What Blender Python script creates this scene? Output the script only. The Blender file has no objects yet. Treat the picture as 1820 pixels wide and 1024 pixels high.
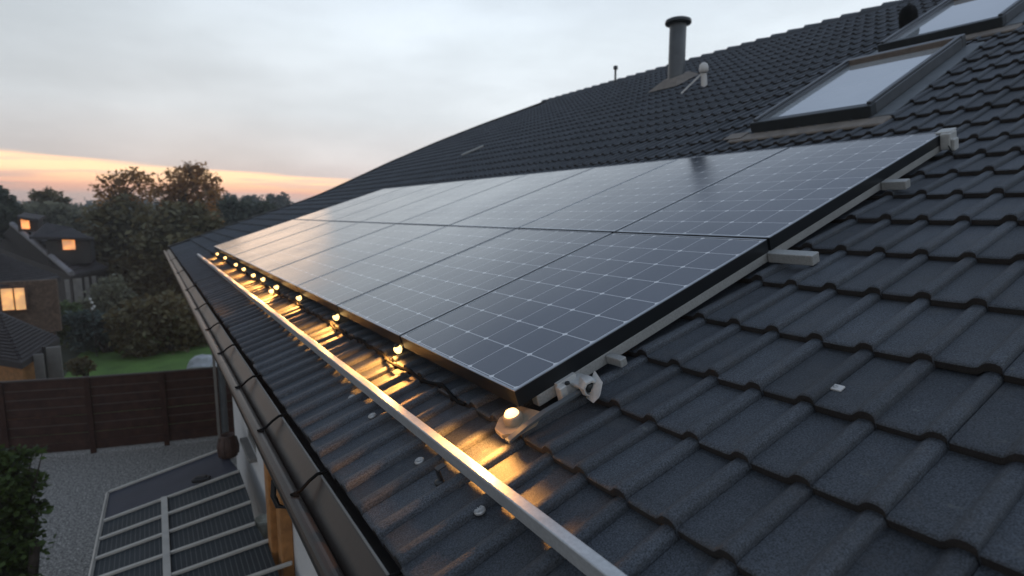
import bpy, math, random
import numpy as np
from mathutils import Vector, Matrix
R = math.radians
random.seed(7); rng = np.random.default_rng(11)
scene = bpy.context.scene
col = scene.collection

# ------------------------------------------------------------------ camera
H = 5.5                                   # drone height over the yard
FPX, YAW, PITCH = 989.4, R(33.149), R(7.6446)
cam_d = bpy.data.cameras.new("camera"); cam = bpy.data.objects.new("camera", cam_d); col.objects.link(cam)
cam.location = (0, 0, H); cam.rotation_euler = (R(90) - PITCH, 0, -YAW)
cam_d.sensor_width = 36.0; cam_d.lens = 36.0 * FPX / 1820
cam_d.clip_start = 0.02; cam_d.clip_end = 3000
cam_d.dof.use_dof = True; cam_d.dof.focus_distance = 1.9; cam_d.dof.aperture_fstop = 2.5
scene.camera = cam

# ------------------------------------------------------------------ sky, sun, exposure
SUN_AZ, SUN_EL = R(4.0), R(2.6)
W = bpy.data.worlds.new("World"); scene.world = W; W.use_nodes = True
nt = W.node_tree; nt.nodes.clear()
def N(t, **k):
    n = nt.nodes.new(t)
    for a, b in k.items(): setattr(n, a, b)
    return n
def setin(n, i, v):
    if hasattr(v, "is_output"): nt.links.new(v, n.inputs[i])
    else: n.inputs[i].default_value = v
def M(op, a, b=None, c=None, clamp=False):
    n = N("ShaderNodeMath", operation=op); n.use_clamp = clamp
    setin(n, 0, a)
    if b is not None: setin(n, 1, b)
    if c is not None: setin(n, 2, c)
    return n.outputs[0]
def MR(v, a, b, c=0.0, d=1.0, smooth=True):
    n = N("ShaderNodeMapRange"); n.interpolation_type = 'SMOOTHSTEP' if smooth else 'LINEAR'
    for i, q in enumerate((v, a, b, c, d)): setin(n, i, q)
    return n.outputs[0]
def MIX(f, a, b, bt='MIX'):
    n = N("ShaderNodeMix"); n.data_type = 'RGBA'; n.blend_type = bt
    setin(n, 0, f); setin(n, 6, a); setin(n, 7, b)
    return n.outputs[2]
def RGB(c): return (c[0], c[1], c[2], 1)
tc = N("ShaderNodeTexCoord"); sep = N("ShaderNodeSeparateXYZ"); nt.links.new(tc.outputs['Generated'], sep.inputs[0])
dx, dy, dz = sep.outputs
az = M('ARCTAN2', dx, dy)
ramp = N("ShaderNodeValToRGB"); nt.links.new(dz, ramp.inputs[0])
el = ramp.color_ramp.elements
stops = [(0.0, (.64, .54, .54)), (.035, (.78, .64, .61)), (.085, (.81, .775, .77)), (.16, (.82, .87, .91)), (.27, (.82, .90, .965)), (.36, (.72, .81, .90)), (.49, (.32, .39, .51)), (.70, (.27, .34, .47)), (.86, (.42, .52, .68)), (1.0, (.46, .57, .75))]  # dark band added in the unseen upper sky to dim near panel reflections
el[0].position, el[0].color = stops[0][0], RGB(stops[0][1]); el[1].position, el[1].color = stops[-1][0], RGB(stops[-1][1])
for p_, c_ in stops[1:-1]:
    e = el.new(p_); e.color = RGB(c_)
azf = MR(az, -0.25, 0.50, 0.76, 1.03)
back = MR(dy, -0.6, 0.3, 1.35, 1.0)  # unseen sky behind the camera brightened to light surfaces that face it
cmap = N("ShaderNodeMapping"); cmap.inputs['Scale'].default_value = (2.2, 2.2, 7.0); cmap.inputs['Rotation'].default_value = (R(6), R(9), 0)
nt.links.new(tc.outputs['Generated'], cmap.inputs[0])
cn = N("ShaderNodeTexNoise"); cn.inputs['Scale'].default_value = 1.3; cn.inputs['Detail'].default_value = 5; cn.inputs['Roughness'].default_value = .5
nt.links.new(cmap.outputs[0], cn.inputs[0])
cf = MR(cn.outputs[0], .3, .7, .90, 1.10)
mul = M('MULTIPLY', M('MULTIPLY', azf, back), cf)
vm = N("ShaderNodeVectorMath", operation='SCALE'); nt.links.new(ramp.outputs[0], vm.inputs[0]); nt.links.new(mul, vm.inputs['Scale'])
# the sunset gap under the cloud deck: a band that sinks towards the right
zc = M('MULTIPLY_ADD', az, -0.040, 0.0545)
wd = M('MULTIPLY_ADD', az, -0.016, 0.0195)
smap = N("ShaderNodeMapping"); smap.inputs['Scale'].default_value = (3.0, 3.0, 60.0)
smap.inputs['Rotation'].default_value = (0, R(2.3), 0)
nt.links.new(tc.outputs['Generated'], smap.inputs[0])
sn = N("ShaderNodeTexNoise"); sn.inputs['Scale'].default_value = 1.6; sn.inputs['Detail'].default_value = 3
nt.links.new(smap.outputs[0], sn.inputs[0])
wob = M('MULTIPLY_ADD', sn.outputs[0], 0.9, -0.45)
q = M('ADD', M('DIVIDE', M('SUBTRACT', dz, zc), wd), wob)
g = M('MULTIPLY', MR(q, -1.7, -0.1), MR(q, .75, 1.15, 1.0, 0.0))
streak = MR(sn.outputs[0], .40, .54, .55, 1.0)
g = M('MULTIPLY', g, streak)
g = M('MULTIPLY', g, M('MULTIPLY', MR(az, -1.1, -.35), MR(az, .45, 1.1, 1.0, 0.0)))
bcol = MIX(MR(q, -1.2, .5), RGB((1.15, .52, .34)), RGB((1.5, 1.0, .60)))
c1 = MIX(g, vm.outputs[0], bcol)
sky = N("ShaderNodeTexSky"); sky.sky_type = 'NISHITA'; sky.sun_disc = False
sky.sun_elevation = SUN_EL; sky.sun_rotation = SUN_AZ
c2 = MIX(0.003, c1, sky.outputs[0], 'ADD')
c3 = MIX(MR(dz, -0.02, 0.0), RGB((.10, .10, .09)), c2)
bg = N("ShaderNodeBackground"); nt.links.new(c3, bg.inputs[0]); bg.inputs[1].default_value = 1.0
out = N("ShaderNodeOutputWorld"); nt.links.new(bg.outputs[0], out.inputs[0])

sl = bpy.data.lights.new("sun", 'SUN'); sl.energy = .10; sl.angle = R(20); sl.color = (1.0, .58, .28)
so = bpy.data.objects.new("sun", sl); col.objects.link(so)
sdir = Vector((math.sin(SUN_AZ) * math.cos(SUN_EL), math.cos(SUN_AZ) * math.cos(SUN_EL), math.sin(SUN_EL)))
so.rotation_euler = (-sdir).to_track_quat('-Z', 'Y').to_euler(); so.location = (4, 60, 30)
scene.view_settings.view_transform = 'Standard'; scene.view_settings.look = 'None'
scene.view_settings.exposure = 0.0; scene.view_settings.gamma = 1.0; scene.view_settings.use_curve_mapping = False
scene.cycles.max_bounces = 6; scene.cycles.sample_clamp_indirect = 4.0

# ------------------------------------------------------------------ coordinates
_cy, _sy = math.cos(YAW), math.sin(YAW)
FW = np.array([_sy * math.cos(PITCH), _cy * math.cos(PITCH), -math.sin(PITCH)]); RT = np.array([_cy, -_sy, 0]); UP = np.cross(RT, FW)
def ray(px, py): return FW + (px - 910) / FPX * RT - (py - 512) / FPX * UP
def at(px, py, Y):                         # a surveyed direction at a distance Y along the house
    d = ray(px, py); p = d * (Y / d[1]); return Vector((p[0], p[1], p[2] + H))
def at_z(px, py, z):
    d = ray(px, py); p = d * ((z - H) / d[2]); return Vector((p[0], p[1], z))
PA = R(18.802); S = .87; OFF = 1.17 * S
PV = np.array([math.cos(PA), 0, math.sin(PA)]); PN = np.array([-math.sin(PA), 0, math.cos(PA)])
def uv_at(px, py, n):                      # position on the (flat) lower roof: u along the eave, v up the slope
    d = ray(px, py); P = d * ((n - OFF) / (d @ PN)); return P[1], P @ PV
# roof section: flat slope, kicking up to a steeper pitch above the panels
_vs = np.linspace(-.5, 16, 6601); _dv = _vs[1] - _vs[0]
_th = np.radians(np.interp(_vs, [4.5 * S, 6 * S], [18.802, 25.5]))
_x = np.concatenate([[0], np.cumsum(np.cos(_th[:-1]) * _dv)]); _z = np.concatenate([[0], np.cumsum(np.sin(_th[:-1]) * _dv)])
_i0 = np.argmin(abs(_vs)); _x += OFF * math.sin(PA) - _x[_i0]; _z += -OFF * math.cos(PA) - _z[_i0] + H
def roof(u, v, n):
    th = np.interp(v, _vs, _th); x = np.interp(v, _vs, _x); z = np.interp(v, _vs, _z)
    return np.stack([x - n * np.sin(th), u + 0 * x, z + n * np.cos(th)], -1)
def rp(u, v, n=0): return Vector(roof(np.float64(u), np.float64(v), np.float64(n)))
V_RIDGE = 11.5
def u_end(v): return np.interp(v, [0, 2.3, 5, 7.4, 9.05, 10.3, 11.0, 11.6], [17.4, 18.3, 18.6, 18.6, 17.9, 16.7, 15.5, 14.5])

# ------------------------------------------------------------------ helpers
class MB:
    def __init__(s): s.v = []; s.f = []; s.mi = []; s.sm = []
    def add(s, vs, fs, mi=0, smooth=False):
        o = len(s.v); s.v += [tuple(p) for p in vs]
        for f in fs: s.f.append(tuple(i + o for i in f)); s.mi.append(mi); s.sm.append(smooth)
    def box(s, c, size, mat=None, mi=0, bev=0.0):
        hx, hy, hz = (q / 2 for q in size)
        if bev <= 0:
            vs = [Vector((x * hx, y * hy, z * hz)) for z in (-1, 1) for y in (-1, 1) for x in (-1, 1)]
            fs = [(0, 2, 3, 1), (4, 5, 7, 6), (0, 1, 5, 4), (2, 6, 7, 3), (0, 4, 6, 2), (1, 3, 7, 5)]
        else:
            b = min(bev, hx * .9, hy * .9, hz * .9); vs = []; fs = []
            def ring(z, ins):
                a, c_ = hx - ins, hy - ins; k = len(vs)
                q = b if ins == 0 else b
                for X, Y in ((-a + q, -c_), (a - q, -c_), (a, -c_ + q), (a, c_ - q), (a - q, c_), (-a + q, c_), (-a, c_ - q), (-a, -c_ + q)):
                    vs.append(Vector((X, Y, z)))
                return k
            ks = [ring(-hz, b * .7), ring(-hz + b, 0), ring(hz - b, 0), ring(hz, b * .7)]
            for a, d in zip(ks, ks[1:]):
                for i in range(8): fs.append((a + i, a + (i + 1) % 8, d + (i + 1) % 8, d + i))
            fs.append(tuple(range(7, -1, -1))); fs.append(tuple(range(ks[3], ks[3] + 8)))
        c = Vector(c)
        s.add([(mat @ p if mat else p) + c for p in vs], fs, mi)
    def rbox(s, u0, u1, v0, v1, n0, n1, mi=0, bev=0.0):     # box lying in the roof's own frame
        um, vm_, nm = (u0 + u1) / 2, (v0 + v1) / 2, (n0 + n1) / 2
        c = rp(um, vm_, nm); d = (rp(um, v1, nm) - rp(um, v0, nm)).normalized(); U = Vector((0, 1, 0)); n_ = d.cross(U)
        if n_.z < 0: n_ = -n_
        m = Matrix((U, d, n_)).transposed()
        L = (rp(um, v1, nm) - rp(um, v0, nm)).length
        s.box(c, (abs(u1 - u0), L, abs(n1 - n0)), m, mi, bev)
    def tube(s, pts, r, seg=8, mi=0, caps=True, smooth=True):
        pts = [Vector(p) for p in pts]; rs = r if isinstance(r, (list, tuple)) else [r] * len(pts)
        vs = []; fs = []
        prev = None
        for i, p in enumerate(pts):
            t = (pts[min(i + 1, len(pts) - 1)] - pts[max(i - 1, 0)]).normalized()
            if prev is None:
                a = Vector((0, 0, 1)) if abs(t.z) < .9 else Vector((1, 0, 0)); x = t.cross(a).normalized()
            else: x = (prev - t * prev.dot(t)).normalized()
            prev = x; y = t.cross(x)
            for k in range(seg):
                an = 2 * math.pi * k / seg; vs.append(p + (x * math.cos(an) + y * math.sin(an)) * rs[i])
        for i in range(len(pts) - 1):
            for k in range(seg): fs.append((i * seg + k, i * seg + (k + 1) % seg, (i + 1) * seg + (k + 1) % seg, (i + 1) * seg + k))
        s.add(vs, fs, mi, smooth)
        if caps:
            s.add(vs[:seg], [tuple(range(seg - 1, -1, -1))], mi); s.add(vs[-seg:], [tuple(range(seg))], mi)
    def lathe(s, c, prof, axis=Vector((0, 0, 1)), seg=20, mi=0, smooth=True):
        axis = axis.normalized(); a = Vector((0, 0, 1)) if abs(axis.z) < .9 else Vector((1, 0, 0)); x = axis.cross(a).normalized(); y = axis.cross(x); c = Vector(c)
        vs = []; fs = []
        for r, h in prof:
            for k in range(seg):
                an = 2 * math.pi * k / seg; vs.append(c + axis * h + (x * math.cos(an) + y * math.sin(an)) * max(r, 1e-4))
        for i in range(len(prof) - 1):
            for k in range(seg): fs.append((i * seg + k, i * seg + (k + 1) % seg, (i + 1) * seg + (k + 1) % seg, (i + 1) * seg + k))
        s.add(vs, fs, mi, smooth)
    def extrude(s, poly, d, mi=0):                     # closed polygon + depth vector
        poly = [Vector(p) for p in poly]; d = Vector(d); n = len(poly)
        s.add(poly + [p + d for p in poly], [tuple(range(n - 1, -1, -1)), tuple(range(n, 2 * n))] + [(i, (i + 1) % n, (i + 1) % n + n, i + n) for i in range(n)], mi)
    def build(s, name, mats, parent=None):
        me = bpy.data.meshes.new(name); me.from_pydata(s.v, [], s.f)
        mats = mats if isinstance(mats, (list, tuple)) else [mats]
        for m in mats: me.materials.append(m)
        me.polygons.foreach_set('material_index', s.mi); me.polygons.foreach_set('use_smooth', s.sm); me.update()
        o = bpy.data.objects.new(name, me); col.objects.link(o)
        if parent:
            o.parent = parent; o.matrix_parent_inverse = Matrix.Translation(-Vector(parent.location))
        return o
def thing(name, label, cat, loc=(0, 0, 0), group=None):
    o = bpy.data.objects.new(name, None); o.empty_display_size = .1; o.location = loc; col.objects.link(o)
    return tag(o, label, cat, group)
def tag(o, label, cat, group=None, kind=None):
    o['label'] = label
    if cat: o['category'] = cat
    if group: o['group'] = group
    if kind: o['kind'] = kind
    return o
def struct(o): o['kind'] = 'structure'; return o

# ------------------------------------------------------------------ materials
def mat(name, color, rough=.7, metal=0.0, var=.15, vscale=3.0, bump=0.0, bscale=60.0, spec=.5, color2=None, detail=6, speck=0.0, sscale=300.0, island=0.0):
    m = bpy.data.materials.new(name); m.use_nodes = True; t = m.node_tree; b = t.nodes['Principled BSDF']
    b.inputs['Roughness'].default_value = rough; b.inputs['Metallic'].default_value = metal; b.inputs['Specular IOR Level'].default_value = spec
    c = t.nodes.new('ShaderNodeTexCoord')
    nz = t.nodes.new('ShaderNodeTexNoise'); nz.inputs['Scale'].default_value = vscale; nz.inputs['Detail'].default_value = detail; nz.inputs['Roughness'].default_value = .6
    t.links.new(c.outputs['Object'], nz.inputs[0])
    rm = t.nodes.new('ShaderNodeValToRGB'); t.links.new(nz.outputs[0], rm.inputs[0])
    rm.color_ramp.elements[0].position = .3; rm.color_ramp.elements[1].position = .7
    a = [max(0, x * (1 - var)) for x in color]; d = color2 if color2 else [min(1, x * (1 + var)) for x in color]
    rm.color_ramp.elements[0].color = RGB(a); rm.color_ramp.elements[1].color = RGB(d)
    o_ = rm.outputs[0]
    def mul_by(val):
        nonlocal o_
        v = t.nodes.new('ShaderNodeVectorMath'); v.operation = 'SCALE'; t.links.new(o_, v.inputs[0]); t.links.new(val, v.inputs['Scale']); o_ = v.outputs[0]
    if speck:
        n2 = t.nodes.new('ShaderNodeTexNoise'); n2.inputs['Scale'].default_value = sscale; n2.inputs['Detail'].default_value = 2
        t.links.new(c.outputs['Object'], n2.inputs[0])
        mr = t.nodes.new('ShaderNodeMapRange'); mr.inputs[1].default_value = .35; mr.inputs[2].default_value = .68; mr.inputs[3].default_value = 1 - speck; mr.inputs[4].default_value = 1 + speck * 1.6
        t.links.new(n2.outputs[0], mr.inputs[0]); mul_by(mr.outputs[0])
    if island:
        g_ = t.nodes.new('ShaderNodeNewGeometry'); mr = t.nodes.new('ShaderNodeMapRange'); mr.inputs[3].default_value = 1 - island; mr.inputs[4].default_value = 1 + island
        t.links.new(g_.outputs['Random Per Island'], mr.inputs[0]); mul_by(mr.outputs[0])
    t.links.new(o_, b.inputs['Base Color'])
    if bump:
        n3 = t.nodes.new('ShaderNodeTexNoise'); n3.inputs['Scale'].default_value = bscale; n3.inputs['Detail'].default_value = 4
        t.links.new(c.outputs['Object'], n3.inputs[0])
        bp = t.nodes.new('ShaderNodeBump'); bp.inputs['Strength'].default_value = bump; bp.inputs['Distance'].default_value = .01
        t.links.new(n3.outputs[0], bp.inputs['Height']); t.links.new(bp.outputs[0], b.inputs['Normal'])
    return m
def emit(name, color, strength, base=(.8, .6, .4)):
    m = bpy.data.materials.new(name); m.use_nodes = True; b = m.node_tree.nodes['Principled BSDF']
    b.inputs['Base Color'].default_value = RGB(base); b.inputs['Emission Color'].default_value = RGB(color); b.inputs['Emission Strength'].default_value = strength
    if name.startswith('lit'):
        t = m.node_tree; c = t.nodes.new('ShaderNodeTexCoord'); nz = t.nodes.new('ShaderNodeTexNoise'); nz.inputs['Scale'].default_value = 2.6; nz.inputs['Detail'].default_value = 3; t.links.new(c.outputs['Object'], nz.inputs[0])
        mr = t.nodes.new('ShaderNodeMapRange'); mr.inputs[1].default_value = .35; mr.inputs[2].default_value = .68; mr.inputs[3].default_value = strength * .35; mr.inputs[4].default_value = strength * 1.25
        t.links.new(nz.outputs[0], mr.inputs[0]); t.links.new(mr.outputs[0], b.inputs['Emission Strength'])
    return m
def leafmat(name, color, trans=.35, var=.5, tcol=None):
    m = mat(name, color, rough=.6, var=.25, vscale=.8, island=var, spec=.25)
    t = m.node_tree; b = t.nodes['Principled BSDF']; o_ = t.nodes['Material Output']
    tr = t.nodes.new('ShaderNodeBsdfTranslucent'); tr.inputs[0].default_value = RGB(tcol or [min(1, c * 1.6) for c in color])
    mx = t.nodes.new('ShaderNodeMixShader'); mx.inputs[0].default_value = trans
    t.links.new(b.outputs[0], mx.inputs[1]); t.links.new(tr.outputs[0], mx.inputs[2]); t.links.new(mx.outputs[0], o_.inputs[0])
    return m

# concrete tile: sanded finish, every tile its own tone (UV cell = one tile)
def tile_mat():
    m = mat('sanded_tile', (.034, .039, .046), rough=.62, var=.22, vscale=2.2, speck=.6, sscale=240, bump=.32, bscale=300, spec=.5)
    t = m.node_tree; b = t.nodes['Principled BSDF']
    uvn = t.nodes.new('ShaderNodeUVMap'); fl = t.nodes.new('ShaderNodeVectorMath'); fl.operation = 'FLOOR'; t.links.new(uvn.outputs[0], fl.inputs[0])
    wn = t.nodes.new('ShaderNodeTexWhiteNoise'); wn.noise_dimensions = '2D'; t.links.new(fl.outputs[0], wn.inputs[0])
    mr = t.nodes.new('ShaderNodeMapRange'); mr.inputs[3].default_value = .78; mr.inputs[4].default_value = 1.25; t.links.new(wn.outputs[0], mr.inputs[0])
    src = b.inputs['Base Color'].links[0].from_socket
    v = t.nodes.new('ShaderNodeVectorMath'); v.operation = 'SCALE'; t.links.new(src, v.inputs[0]); t.links.new(mr.outputs[0], v.inputs['Scale'])
    mx = t.nodes.new('ShaderNodeMix'); mx.data_type = 'RGBA'; t.links.new(v.outputs[0], mx.inputs[6]); mx.inputs[7].default_value = RGB((.064, .060, .058))
    # weathered patches, warmer than the slate coating
    c = t.nodes.new('ShaderNodeTexCoord'); nz = t.nodes.new('ShaderNodeTexNoise'); nz.inputs['Scale'].default_value = 9; nz.inputs['Detail'].default_value = 8; nz.inputs['Roughness'].default_value = .7
    t.links.new(c.outputs['Object'], nz.inputs[0]); m2 = t.nodes.new('ShaderNodeMapRange'); m2.inputs[1].default_value = .52; m2.inputs[2].default_value = .75; m2.inputs[4].default_value = .6
    t.links.new(nz.outputs[0], m2.inputs[0]); t.links.new(m2.outputs[0], mx.inputs[0])
    lz = t.nodes.new('ShaderNodeTexNoise'); lz.inputs['Scale'].default_value = 26; lz.inputs['Detail'].default_value = 5; lz.inputs['Roughness'].default_value = .62; t.links.new(c.outputs['Object'], lz.inputs[0])
    l2 = t.nodes.new('ShaderNodeMapRange'); l2.inputs[1].default_value = .655; l2.inputs[2].default_value = .72; l2.inputs[4].default_value = .55; t.links.new(lz.outputs[0], l2.inputs[0])
    lx = t.nodes.new('ShaderNodeMix'); lx.data_type = 'RGBA'; t.links.new(l2.outputs[0], lx.inputs[0]); t.links.new(mx.outputs[2], lx.inputs[6]); lx.inputs[7].default_value = RGB((.105, .11, .10)); t.links.new(lx.outputs[2], b.inputs['Base Color'])
    return m
M_tile = tile_mat()
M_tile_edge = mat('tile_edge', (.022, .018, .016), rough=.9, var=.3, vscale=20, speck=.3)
M_gut = mat('brown_gutter', (.026, .020, .016), rough=.36, metal=.0, var=.12, vscale=6, spec=.3, bump=.05, bscale=30)
M_black = mat('black_plastic', (.012, .012, .013), rough=.45, var=.2)
M_cable = mat('cable_rubber', (.007, .007, .007), rough=.9, var=.2, spec=.1)
M_dark = mat('dark_metal', (.028, .032, .034), rough=.42, metal=.3, var=.15, vscale=8)
M_pframe = mat('black_anodised', (.012, .014, .016), rough=.4, metal=.4, var=.1, vscale=8)
M_plip = mat('silver_lip', (.38, .40, .42), rough=.35, metal=.8, var=.1, vscale=10)
M_alu = mat('pale_aluminium', (.30, .30, .285), rough=.5, metal=.25, var=.10, vscale=9, bump=.05, bscale=80, speck=.08, sscale=120)
M_bar = mat('bar_aluminium', (.46, .47, .47), rough=.45, metal=.3, var=.10, vscale=5, bump=.04, bscale=70, speck=.06, sscale=90)
M_cast = mat('cast_bracket', (.42, .42, .40), rough=.55, metal=.15, var=.15, vscale=30, bump=.15, bscale=120)
M_lead = mat('grey_flashing', (.10, .11, .115), rough=.5, metal=.4, var=.2, vscale=7, bump=.2, bscale=18)
M_leadb = mat('weathered_flashing', (.17, .145, .12), rough=.7, metal=.1, var=.3, vscale=8, bump=.2, bscale=25)
M_skyf = mat('skylight_cladding', (.085, .09, .095), rough=.4, metal=.35, var=.12, vscale=8)
M_wood = mat('pine_lining', (.13, .10, .08), rough=.6, var=.25, vscale=14)
M_render = mat('white_render', (.52, .51, .49), rough=.9, var=.08, vscale=2, bump=.15, bscale=160, speck=.06, sscale=60)
M_post = mat('oiled_timber', (.34, .15, .045), rough=.6, var=.35, vscale=10, bump=.15, bscale=40)
M_flue = mat('flue_steel', (.075, .08, .085), rough=.45, metal=.5, var=.15, vscale=5)
M_white = mat('white_plastic', (.55, .53, .50), rough=.5, var=.08)
M_lampst = mat('lamp_casting', (.26, .21, .15), rough=.55, metal=.1, var=.2, vscale=30, bump=.15, bscale=90)
M_stud = mat('zinc_stud', (.42, .42, .41), rough=.45, metal=.5, var=.25, vscale=90)
M_gravel = mat('gravel', (.19, .18, .163), rough=.95, var=.45, vscale=14, bump=1.0, bscale=30, speck=.7, sscale=34, detail=10)
M_ground = mat('meadow', (.035, .042, .022), rough=.95, var=.4, vscale=.15, bump=.3, bscale=4)
M_lawn = mat('lawn', (.075, .145, .026), rough=.95, var=.35, vscale=.9, bump=.6, bscale=30, speck=.3, sscale=25, detail=9)
M_fence = mat('stained_boards', (.032, .014, .010), rough=.75, var=.35, vscale=5, bump=.2, bscale=30, color2=(.050, .023, .016), spec=.2)
M_fcap = mat('fence_cap', (.045, .032, .026), rough=.7, var=.2)
M_bark = mat('bark', (.045, .036, .028), rough=.95, var=.35, vscale=6, bump=.6, bscale=20)
M_hroof = mat('brown_roof', (.022, .019, .020), rough=.8, var=.3, vscale=3, speck=.2, sscale=12)
M_hwall = mat('dark_house_wall', (.032, .028, .025), rough=.9, var=.25, vscale=2)
M_brick = mat('brown_brick', (.085, .055, .038), rough=.9, var=.3, vscale=6, speck=.2, sscale=14)
M_pale = mat('pale_post', (.17, .16, .145), rough=.8, var=.2)
M_hip = mat('hip_ridge', (.16, .155, .16), rough=.7, var=.2)
M_lit = emit('lit_window', (1.0, .30, .03), 1.25)
M_lit2 = emit('lit_window_soft', (1.0, .42, .07), .75)
M_canb = mat('canopy_bar', (.40, .38, .34), rough=.5, metal=.1, var=.12, vscale=6)
M_canp = mat('canopy_sheet', (.035, .037, .050), rough=.6, var=.15, vscale=3, spec=.25)
M_stone = mat('pale_boulder', (.42, .43, .44), rough=.85, var=.2, vscale=4, bump=.4, bscale=8)
M_pot = mat('stoneware', (.34, .34, .29), rough=.8, var=.3, vscale=15)
M_rust = mat('brown_clay', (.055, .030, .022), rough=.7, var=.3, vscale=12)
M_glassd = mat('dark_glass', (.02, .022, .025), rough=.08, var=.1, spec=.8)

def cell_mat():
    m = bpy.data.materials.new('solar_cells'); m.use_nodes = True; t = m.node_tree; b = t.nodes['Principled BSDF']
    L = t.links.new
    def mm(op, a, c=None, d=None):
        n = t.nodes.new('ShaderNodeMath'); n.operation = op
        for i, q_ in enumerate((a, c, d)):
            if q_ is None: continue
            if hasattr(q_, 'is_output'): L(q_, n.inputs[i])
            else: n.inputs[i].default_value = q_
        return n.outputs[0]
    uvn = t.nodes.new('ShaderNodeUVMap'); sp = t.nodes.new('ShaderNodeSeparateXYZ'); L(uvn.outputs[0], sp.inputs[0])
    u, v = sp.outputs[0], sp.outputs[1]
    fu = mm('SUBTRACT', mm('FRACT', u), .5); fv = mm('SUBTRACT', mm('FRACT', v), .5)
    eu = mm('SUBTRACT', .5, mm('ABSOLUTE', fu)); ev = mm('SUBTRACT', .5, mm('ABSOLUTE', fv))   # distance to the cell border
    lu = mm('LESS_THAN', eu, .012); lv = mm('LESS_THAN', ev, .014)
    dia = mm('LESS_THAN', mm('ADD', eu, ev), .080)
    line = mm('MAXIMUM', mm('MAXIMUM', lu, lv), dia)
    bus = mm('LESS_THAN', mm('FRACT', mm('MULTIPLY', v, 22.0)), .22)
    nzt = t.nodes.new('ShaderNodeTexNoise'); nzt.inputs['Scale'].default_value = 2.0
    tcn = t.nodes.new('ShaderNodeTexCoord'); L(tcn.outputs['Object'], nzt.inputs[0])
    wn = t.nodes.new('ShaderNodeTexWhiteNoise'); wn.noise_dimensions = '2D'; fl = t.nodes.new('ShaderNodeVectorMath'); fl.operation = 'FLOOR'; L(uvn.outputs[0], fl.inputs[0]); L(fl.outputs[0], wn.inputs[0])
    base = t.nodes.new('ShaderNodeMix'); base.data_type = 'RGBA'; L(wn.outputs[0], base.inputs[0]); base.inputs[6].default_value = RGB((.007, .012, .024)); base.inputs[7].default_value = RGB((.011, .017, .031))
    x1 = t.nodes.new('ShaderNodeMix'); x1.data_type = 'RGBA'; L(bus, x1.inputs[0]); L(base.outputs[2], x1.inputs[6]); x1.inputs[7].default_value = RGB((.060, .072, .095))
    x2 = t.nodes.new('ShaderNodeMix'); x2.data_type = 'RGBA'; L(line, x2.inputs[0]); L(x1.outputs[2], x2.inputs[6]); x2.inputs[7].default_value = RGB((.42, .43, .44))
    x3 = t.nodes.new('ShaderNodeMix'); x3.data_type = 'RGBA'; L(dia, x3.inputs[0]); L(x2.outputs[2], x3.inputs[6]); x3.inputs[7].default_value = RGB((.62, .62, .61))
    L(x3.outputs[2], b.inputs['Base Color'])
    mr = t.nodes.new('ShaderNodeMapRange'); mr.inputs[1].default_value = .3; mr.inputs[2].default_value = .7; mr.inputs[3].default_value = .12; mr.inputs[4].default_value = .19; L(nzt.outputs[0], mr.inputs[0])
    L(mr.outputs[0], b.inputs['Roughness'])
    b.inputs['IOR'].default_value = 2.4
    b.inputs['Coat Weight'].default_value = .0; b.inputs['Coat Roughness'].default_value = .2; b.inputs['Coat IOR'].default_value = 1.25
    return m
M_cell = cell_mat()
def glass_mat():
    m = mat('skylight_glass', (.40, .43, .44), rough=.05, var=.1, vscale=1.2, spec=.6)
    b = m.node_tree.nodes['Principled BSDF']; b.inputs['IOR'].default_value = 1.6; b.inputs['Coat Weight'].default_value = 1.0; b.inputs['Coat Roughness'].default_value = .03; b.inputs['Coat IOR'].default_value = 1.6
    return m
M_glass = glass_mat()
def poly_mat():
    m = mat('ribbed_polycarbonate', (.022, .028, .032), rough=.6, var=.2, vscale=2, spec=.2)
    t = m.node_tree; b = t.nodes['Principled BSDF']; c = t.nodes.new('ShaderNodeTexCoord'); sp = t.nodes.new('ShaderNodeSeparateXYZ'); t.links.new(c.outputs['Object'], sp.inputs[0])
    w = t.nodes.new('ShaderNodeMath'); w.operation = 'MULTIPLY'; t.links.new(sp.outputs[0], w.inputs[0]); w.inputs[1].default_value = 24.0
    fr = t.nodes.new('ShaderNodeMath'); fr.operation = 'FRACT'; t.links.new(w.outputs[0], fr.inputs[0])
    lt = t.nodes.new('ShaderNodeMath'); lt.operation = 'LESS_THAN'; t.links.new(fr.outputs[0], lt.inputs[0]); lt.inputs[1].default_value = .16
    mx = t.nodes.new('ShaderNodeMix'); mx.data_type = 'RGBA'; src = b.inputs['Base Color'].links[0].from_socket
    t.links.new(lt.outputs[0], mx.inputs[0]); t.links.new(src, mx.inputs[6]); mx.inputs[7].default_value = RGB((.075, .08, .078)); t.links.new(mx.outputs[2], b.inputs['Base Color'])
    return m
M_poly = poly_mat()

# ------------------------------------------------------------------ ground
def sheet(name, pts, z, m):
    b = MB(); b.add([(x, y, z) for x, y in pts], [tuple(range(len(pts)))]); return struct(b.build(name, m))
sheet('ground', [(-900, -700), (1200, -700), (1200, 1600), (-900, 1600)], -.008, M_ground)
sheet('gravel_yard', [(-7.5, -6), (2.0, -6), (2.0, 15.0), (-2.95, 16.35), (-7.5, 17.9)], 0.0, M_gravel)
sheet('lawn', [(-3.6, 16.9), (9, 14.9), (11, 34), (4, 36), (-1.5, 33), (-2.6, 27), (-2.8, 20)], 0.0, M_lawn)

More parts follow.
